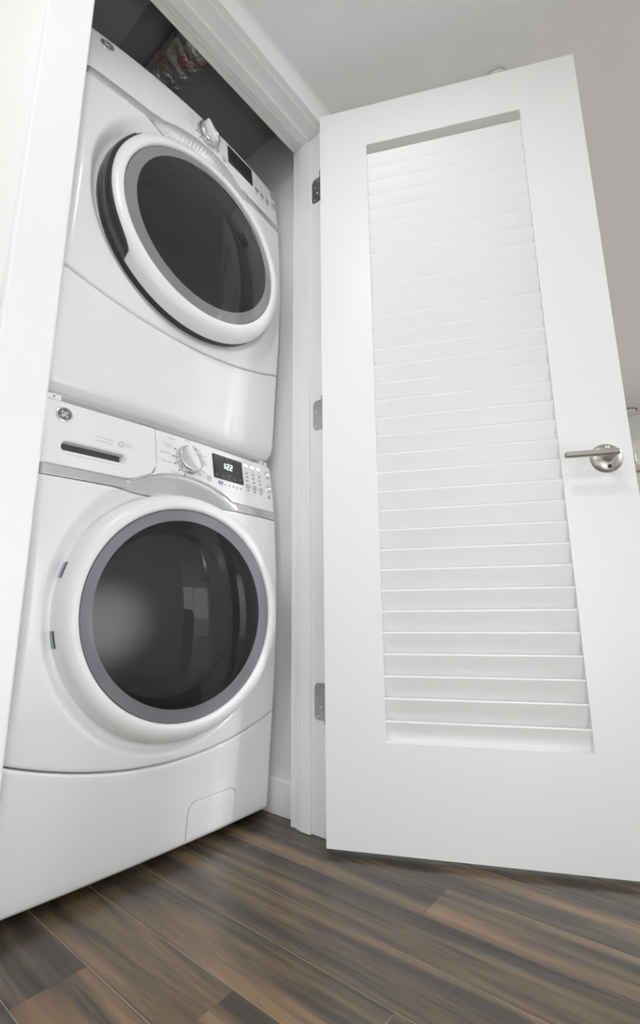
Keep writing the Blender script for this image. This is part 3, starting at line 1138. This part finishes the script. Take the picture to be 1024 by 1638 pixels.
        mc.text('drawer_lettering', [('Steam Technology', -.222, .9045, .0044, 'LEFT'), ('Vibration Control', -.222, .8955, .0044, 'LEFT')], M_PRINTL, dr, sx=.80)

        def ringp(cx, cu, r0, r1, n=20):
            return [[(cx + r0 * math.cos(2 * PI * k / n), cu + r0 * math.sin(2 * PI * k / n)), (cx + r1 * math.cos(2 * PI * k / n), cu + r1 * math.sin(2 * PI * k / n)),
                     (cx + r1 * math.cos(2 * PI * (k + 1) / n), cu + r1 * math.sin(2 * PI * (k + 1) / n)), (cx + r0 * math.cos(2 * PI * (k + 1) / n), cu + r0 * math.sin(2 * PI * (k + 1) / n))] for k in range(n)]
        mc.decals('drawer_emblem', ringp(-.1655, .9025, .0058, .0068), 0, .0006, M_PRINT, dr)
        mc.text('drawer_emblem_letters', [('he', -.1655, .9003, .0042, 'CENTER')], M_PRINT, dr)
        bxp = [rrect(-.153, -.1415, .9058, .9063, .0002, 1), rrect(-.153, -.1415, .8985, .8990, .0002, 1), rrect(-.153, -.1525, .8985, .9063, .0002, 1), rrect(-.142, -.1415, .8985, .9063, .0002, 1)]
        mc.decals('drawer_stamp', bxp, 0, .0006, M_PRINTL, dr)
        mc.text('drawer_stamp_letters', [('10 yr', -.1472, .9008, .0032, 'CENTER')], M_PRINTL, dr, sx=.7)
    else:
        mc.text('cycle_names', [('Timed Dry', -.036, .905, .0042, 'RIGHT'), ('Air Fluff', -.036, .895, .0042, 'RIGHT'), ('Delicates', -.034, .925, .0042, 'RIGHT'), ('Mixed', -.034, .935, .0042, 'RIGHT')], M_PRINT, panel)
    # square option button beside the display
    mc.decal('push_button', rrect(.066, .081, .868, .8815, .002), 0, .0022, M_BTN, panel)
    mc.text('button_lettering', [('Steam', .064, .8765, .0030, 'RIGHT'), ('Assist', .064, .8715, .0030, 'RIGHT')] if wash else [('Steam', .064, .8765, .0030, 'RIGHT')], M_PRINTL, panel)
    # display
    dp = rrect(.0905, .1985, .8815, .9515, .003)
    disp = mc.decal('display', dp, -.001, .0012, M_DISPLAY)
    if wash:
        # seven segment digits 1:22
        SEG = {'1': 'bc', '2': 'abged'}
        hx, hu, lw = .0088, .0175, .0021

        def seg(x, u, s_):
            sl = lambda a, b: (x + a + (b / hu) * .0022, u + b)
            q = {'a': [(lw * .3, hu), (hx - lw * .3, hu), (hx - lw * .3, hu - lw), (lw * .3, hu - lw)], 'd': [(lw * .3, lw), (hx - lw * .3, lw), (hx - lw * .3, 0), (lw * .3, 0)],
                 'g': [(lw * .3, hu / 2 + lw / 2), (hx - lw * .3, hu / 2 + lw / 2), (hx - lw * .3, hu / 2 - lw / 2), (lw * .3, hu / 2 - lw / 2)],
                 'b': [(hx - lw, hu * .97), (hx, hu * .97), (hx, hu / 2 + .0004), (hx - lw, hu / 2 + .0004)], 'c': [(hx - lw, hu / 2 - .0004), (hx, hu / 2 - .0004), (hx, hu * .03), (hx - lw, hu * .03)],
                 'e': [(0, hu / 2 - .0004), (lw, hu / 2 - .0004), (lw, hu * .03), (0, hu * .03)], 'f': [(0, hu * .97), (lw, hu * .97), (lw, hu / 2 + .0004), (0, hu / 2 + .0004)]}[s_]
            return [sl(a, b) for a, b in q]
        x0, u0 = .1225, .914
        polys = [seg(x0, u0, c) for c in 'bc'] + [seg(x0 + .0150, u0, c) for c in 'abged'] + [seg(x0 + .0270, u0, c) for c in 'abged']
        for du in (.0045, .0115):
            polys.append([(x0 + .0108 + a + du * .12, u0 + du + b) for a, b in ((0, 0), (.0019, 0), (.0019, .0022), (0, .0022))])
        mc.decals('digits', polys, .0012, .0017, M_DIGIT, disp)
        mc.text('display_lettering', [(t, .101 + .0205 * k, .9455 if k else .9450, .0030, 'CENTER') for k, t in enumerate(('Soil', 'Temp', 'Spin', 'Rinse', 'Lock'))]
                + [('estimated time', .1445, .9355, .0020, 'CENTER')]
                + [(t, .1005 + .0218 * k, u, .0030, 'CENTER') for k, (t1_, t2_) in enumerate((('My', 'Cycle'), ('Pre', 'Wash'), ('Extra', 'Rinse'), ('Delay', 'Wash'), ('Eco', ''))) for t, u in ((t1_, .8930), (t2_, .8880)) if t], M_PRINTW, disp, off=.0016)
        mc.decals('display_frame', [rrect(.1335, .1555, .8975, .8979, .0001, 1), rrect(.1335, .1555, .8850, .8854, .0001, 1), rrect(.1335, .1338, .8850, .8979, .0001, 1), rrect(.1552, .1555, .8850, .8979, .0001, 1)], .0012, .0016, M_PRINTW, disp)
        mc.decal('push_button', rrect(.1045, .1205, .8665, .8755, .002), 0, .0022, M_BTNBLUE, panel)['label'] = 'blue grey wide button'
        for k in range(5):
            mc.decal('indicator', rrect(.1270 + .0142 * k, .1325 + .0142 * k, .8675, .8700, .0008, 2), 0, .0008, M_PRINTD, panel)
        mc.text('indicator_lettering', [('12h', .143, .8605, .0022, 'CENTER'), ('lock', .170, .8605, .0022, 'CENTER'), ('signal', .113, .8600, .0022, 'CENTER')], M_PRINTL, panel)
    # option columns
    for k in range(3):
        cx_ = .2160 + .0265 * k
        if wash:
            mc.decal('indicator', rrect(cx_ - .0065, cx_ + .0065, .9440, .9500, .0015, 2), 0, .0008, M_LED, panel)['label'] = 'lit white indicator'
            mc.text('option_lettering', [(('Temp', 'Spin', 'Soil')[k], cx_, .9360, .0030, 'CENTER')] + [((('Hot', 'Max', 'Heavy'), ('Warm', 'Med', 'Norm'), ('Cold', 'Low', 'Light'))[j][k], cx_, .9255 - .0120 * j + .0035, .0026, 'CENTER') for j in range(3)], M_PRINT, panel)
        for j in range(3):
            mc.decal('indicator', rrect(cx_ - .0050, cx_ + .0050, .9238 - .0120 * j - .0016, .9238 - .0120 * j + .0006, .0007, 2), 0, .0007, M_PRINTD if wash else M_PRINTL, panel)
        mc.decal('push_button', rrect(cx_ - .0085, cx_ + .0085, .8765, .8890, .002), 0, .0024, M_BTN if wash else M_SILVER, panel)
        mc.decal('indicator', rrect(cx_ - .0045, cx_ + .0045, .8690, .8712, .0007, 2), 0, .0007, M_PRINTD, panel)
        mc.text('option_lettering', [('option', cx_, .8605, .0024, 'CENTER')], M_PRINTL, panel)
    # round buttons and the lock symbol
    for uu in (.9380, .8935):
        f = mc.fr(.3050, uu)
        rbn = P(lathe('round_button', [(.0118, 0), (.0118, .002), (.0108, .003), (.0095, .003), (.0088, .0022)], M_CHROME, root, 32, f))
        P(lathe('button_cap', [(.0090, .0022), (.0080, .0032), (.0001, .0036)], M_BTN, rbn, 28, f))
        if uu > .92:
            P(lathe('button_symbol', [(.0030, .0040), (.0042, .0040)], M_LED if wash else M_PRINTW, rbn, 18, f))
        else:
            V = [f(a, b, .0040) for a, b in ((-.004, -.003), (-.0002, 0), (-.004, .003), (.0008, -.003), (.0020, -.003), (.0020, .003), (.0008, .003), (.0030, -.003), (.0042, -.003), (.0042, .003), (.0030, .003))]
            P(mesh('button_symbol', V, [(0, 1, 2), (3, 4, 5, 6), (7, 8, 9, 10)], M_LED if wash else M_PRINTW, rbn))
        mc.text('button_lettering', [(('Power' if uu > .92 else 'Start'), .3050, uu + .0155, .0030, 'CENTER')], M_PRINTL, panel)
    if wash:
        mc.decals('lock_symbol', [rrect(.3020, .3090, .8635, .8690, .001, 2), rrect(.3030, .3040, .8690, .8735, .0003, 1), rrect(.3070, .3080, .8690, .8735, .0003, 1), rrect(.3030, .3080, .8728, .8738, .0003, 1)], 0, .0007, M_PRINT, panel)

    # ---------------- porthole door
    D = mc.dfr()
    prof = [(.2372, -.016), (.2376, -.006), (.2388, -.001), (.2405, .0016), (.244, .0032), (.249, .0034), (.255, .0020), (.261, -.0008), (.266, -.0042), (.2702, -.0084), (.2735, -.0135), (.2758, -.0190), (.2778, -.0270), (.2790, -.0335), (.2794, -.0375), (.268, -.039)]
    ring = P(lathe('door_ring', prof, M_PLASTIC, root, 128, D))
    P(lathe('ring_gap', [(.2395, -.0045), (.2350, -.0052)], M_DARK, ring, 96, D))
    P(lathe('seal_shade', [(.2778, -.0377), (.2788, -.0400), (.2788, -.056), (.262, -.06)], M_DARK, ring, 96, D))  # dark gap seal with the contact shade behind the skirt painted in
    gl = lambda r: -.004 + .034 * (1 - (r / .2375) ** 2)
    sh = .008 if wash else .001
    G = lambda a, b, h: D(a - sh * min(1, (.2365 - min(.2365, math.hypot(a, b))) / .028), b, h)
    P(lathe('glass_border', [(r, gl(r)) for r in (.2365, .232, .226, .220, .214, .2085)], M_BORDER if wash else M_BORDER2, root, 128, G))
    glass = P(lathe('door_glass', [(r, gl(r)) for r in (.2085, .20, .185, .165, .14, .11, .08, .05, .025, .0005)], M_GLASS if wash else M_GLASS_D, root, 128, G))
    # behind the glass: gasket and drum
    P(lathe('gasket', [(.236, -.03), (.232, -.05), (.215, -.060), (.205, -.055), (.196, -.062), (.192, -.085), (.198, -.11), (.215, -.13)], M_RUBBER, root, 72, D))
    P(lathe('drum', [(.215, -.125), (.245, -.14), (.25, -.20), (.25, -.45), (.24, -.47), (.0005, -.48)], M_DRUM, root, 64, D))
    # shadow back for the depression
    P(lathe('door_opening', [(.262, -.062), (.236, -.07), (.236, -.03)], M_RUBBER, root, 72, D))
    if wash:
        # two hinge notches in the skirt on the left
        for deg in (163, 191):
            t0, t1_ = math.radians(deg - 3.4), math.radians(deg + 3.4)
            P(lathe('hinge_notch', [(.2775, -.0245), (.2790, -.0285), (.2802, -.0375)], M_BTNBLUE, ring, 6, D, a0=t0, a1=t1_))
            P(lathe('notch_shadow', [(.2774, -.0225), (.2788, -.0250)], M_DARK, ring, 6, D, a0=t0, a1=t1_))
    else:
        # recessed dark handle on the left with a glossy edge
        rs = [p[0] for p in prof[7:15]]
        hs_ = [p[1] for p in prof[7:15]]

        def strip(name, a0, a1, rin, rout, off, m, k=7, n=48):
            V, Fc = [], []
            for i in range(n + 1):
                t = i / n
                q = math.sqrt(max(0, 1 - (2 * t - 1) ** 6))
                th_ = math.radians(a0 + (a1 - a0) * t)
                ro = rout
                ri = ro - (ro - rin) * q
                for j in range(k + 1):
                    r = ri + (ro - ri) * j / k
                    edge = min(j, k - j) / k
                    h = interp(r, rs, hs_) + (off if 0 < j < k else -.001)
                    r2_ = r + (off * .9 if 0 < j < k or j == k else 0) * sm((r - .268) / .008)
                    V.append(D(r2_ * math.cos(th_), r2_ * math.sin(th_), h))
                if i:
                    b = len(V) - 2 * (k + 1)
                    Fc += [(b + j, b + j + 1, b + k + 2 + j, b + k + 1 + j) for j in range(k)]
            return P(mesh(name, V, Fc, m, ring, True))
        strip('handle_edge', 134, 221, .2660, .2793, .0016, M_GUN)
        strip('handle_recess', 140, 216, .2672, .2738, .0032, M_DARK)
    return mc


washer = empty('washing_machine', (XC, 0.6, 0), 'white front-loading washing machine at the bottom of the stack, display reading 1:22', 'washer')
dryer = empty('tumble_dryer', (XC, 0.6, 0.985), 'white tumble dryer stacked on top of the washing machine', 'dryer')
mw = build_machine('washer', washer, 0.0)
md = build_machine('dryer', dryer, 1.0007)
# small stacking brackets between the machines
for sx in (-1, 1):
    b = box('stacking_bracket', (XC + sx * .305 - .015, .268, .9735), (XC + sx * .305 + .015, .297, .9845), M_ENAMEL, washer, .001)
    b.matrix_parent_inverse = Matrix.Translation(washer.location).inverted()
    lathe('screw', [(.003, 0), (.0026, .001), (.0001, .0012)], M_HINGE, b, 12, lambda p, q, h, sx=sx: Vector((XC + sx * .305 + p, .268 - h, .979 + q)))

# ------------------------------------------------------------------ vent duct on the closet ceiling
DX, DZ, DR = -0.300, 2.232, 0.0575
duct = empty('vent_duct', (DX, 0.5, DZ), 'vent duct wrapped in crinkled foil tape with red print, under the closet ceiling', 'duct')
V, Fc = [], []
ny, na = 60, 56
for j in range(ny + 1):
    y = 0.170 + 0.295 * j / ny
    for i in range(na):
        t = 2 * PI * i / na
        p = Vector((math.cos(t), y * 5, math.sin(t)))
        k = noise.noise(p * 2.2) * .0045 + noise.noise(p * 6.0) * .0022
        band = .0016 * math.sin(y * 160 + 1.2 * math.sin(t * 2))
        r = DR - .004 + k + band
        if j > ny - 3:
            r -= .002 * (j - ny + 3)
        V.append((DX + r * math.cos(t), y, DZ + r * math.sin(t)))
for j in range(ny):
    for i in range(na):
        a = j * na + i
        b = j * na + (i + 1) % na
        Fc.append((a, b, b + na, a + na))
loc(mesh('foil_sleeve', V, Fc, M_FOIL, duct, True), duct)
loc(lathe('pipe', [(.0505, .45), (.0505, .70), (.0525, .705), (.0525, .72), (.0505, .725), (.0505, 1.05)], M_GALV, duct, 40, lambda a, b, h: Vector((DX + a, h, DZ + b))), duct)
# red printed marks on the tape
polys_v, polys_f = [], []


def red_text(txt, y, tdeg, size, along):
    cv = bpy.data.curves.new('t', 'FONT')
    cv.body = txt
    cv.size = size
    cv.resolution_u = 1
    o = bpy.data.objects.new('t', cv)
    me = bpy.data.meshes.new_from_object(o)
    b = len(polys_v)
    for v in me.vertices:
        t = math.radians(tdeg) + (v.co.x if along else v.co.y) / DR
        yy = y + (v.co.y if along else -v.co.x)
        r = DR + .0042
        polys_v.append((DX + r * math.cos(t), yy, DZ + r * math.sin(t)))
    for p in me.polygons:
        polys_f.append(tuple(b + i for i in p.vertices))
    bpy.data.objects.remove(o)
    bpy.data.curves.remove(cv)
    bpy.data.meshes.remove(me)


for y, td in ((.330, 178), (.268, 214), (.262, 240), (.232, 262)):
    red_text('UL 181B', y, td, .0150, True)
    red_text('UL 181B', y + .015, td + 4, .0150, True)
rm = mesh('red_print', polys_v, polys_f, M_RED, duct)
rm['kind'] = 'stuff'
loc(rm, duct)
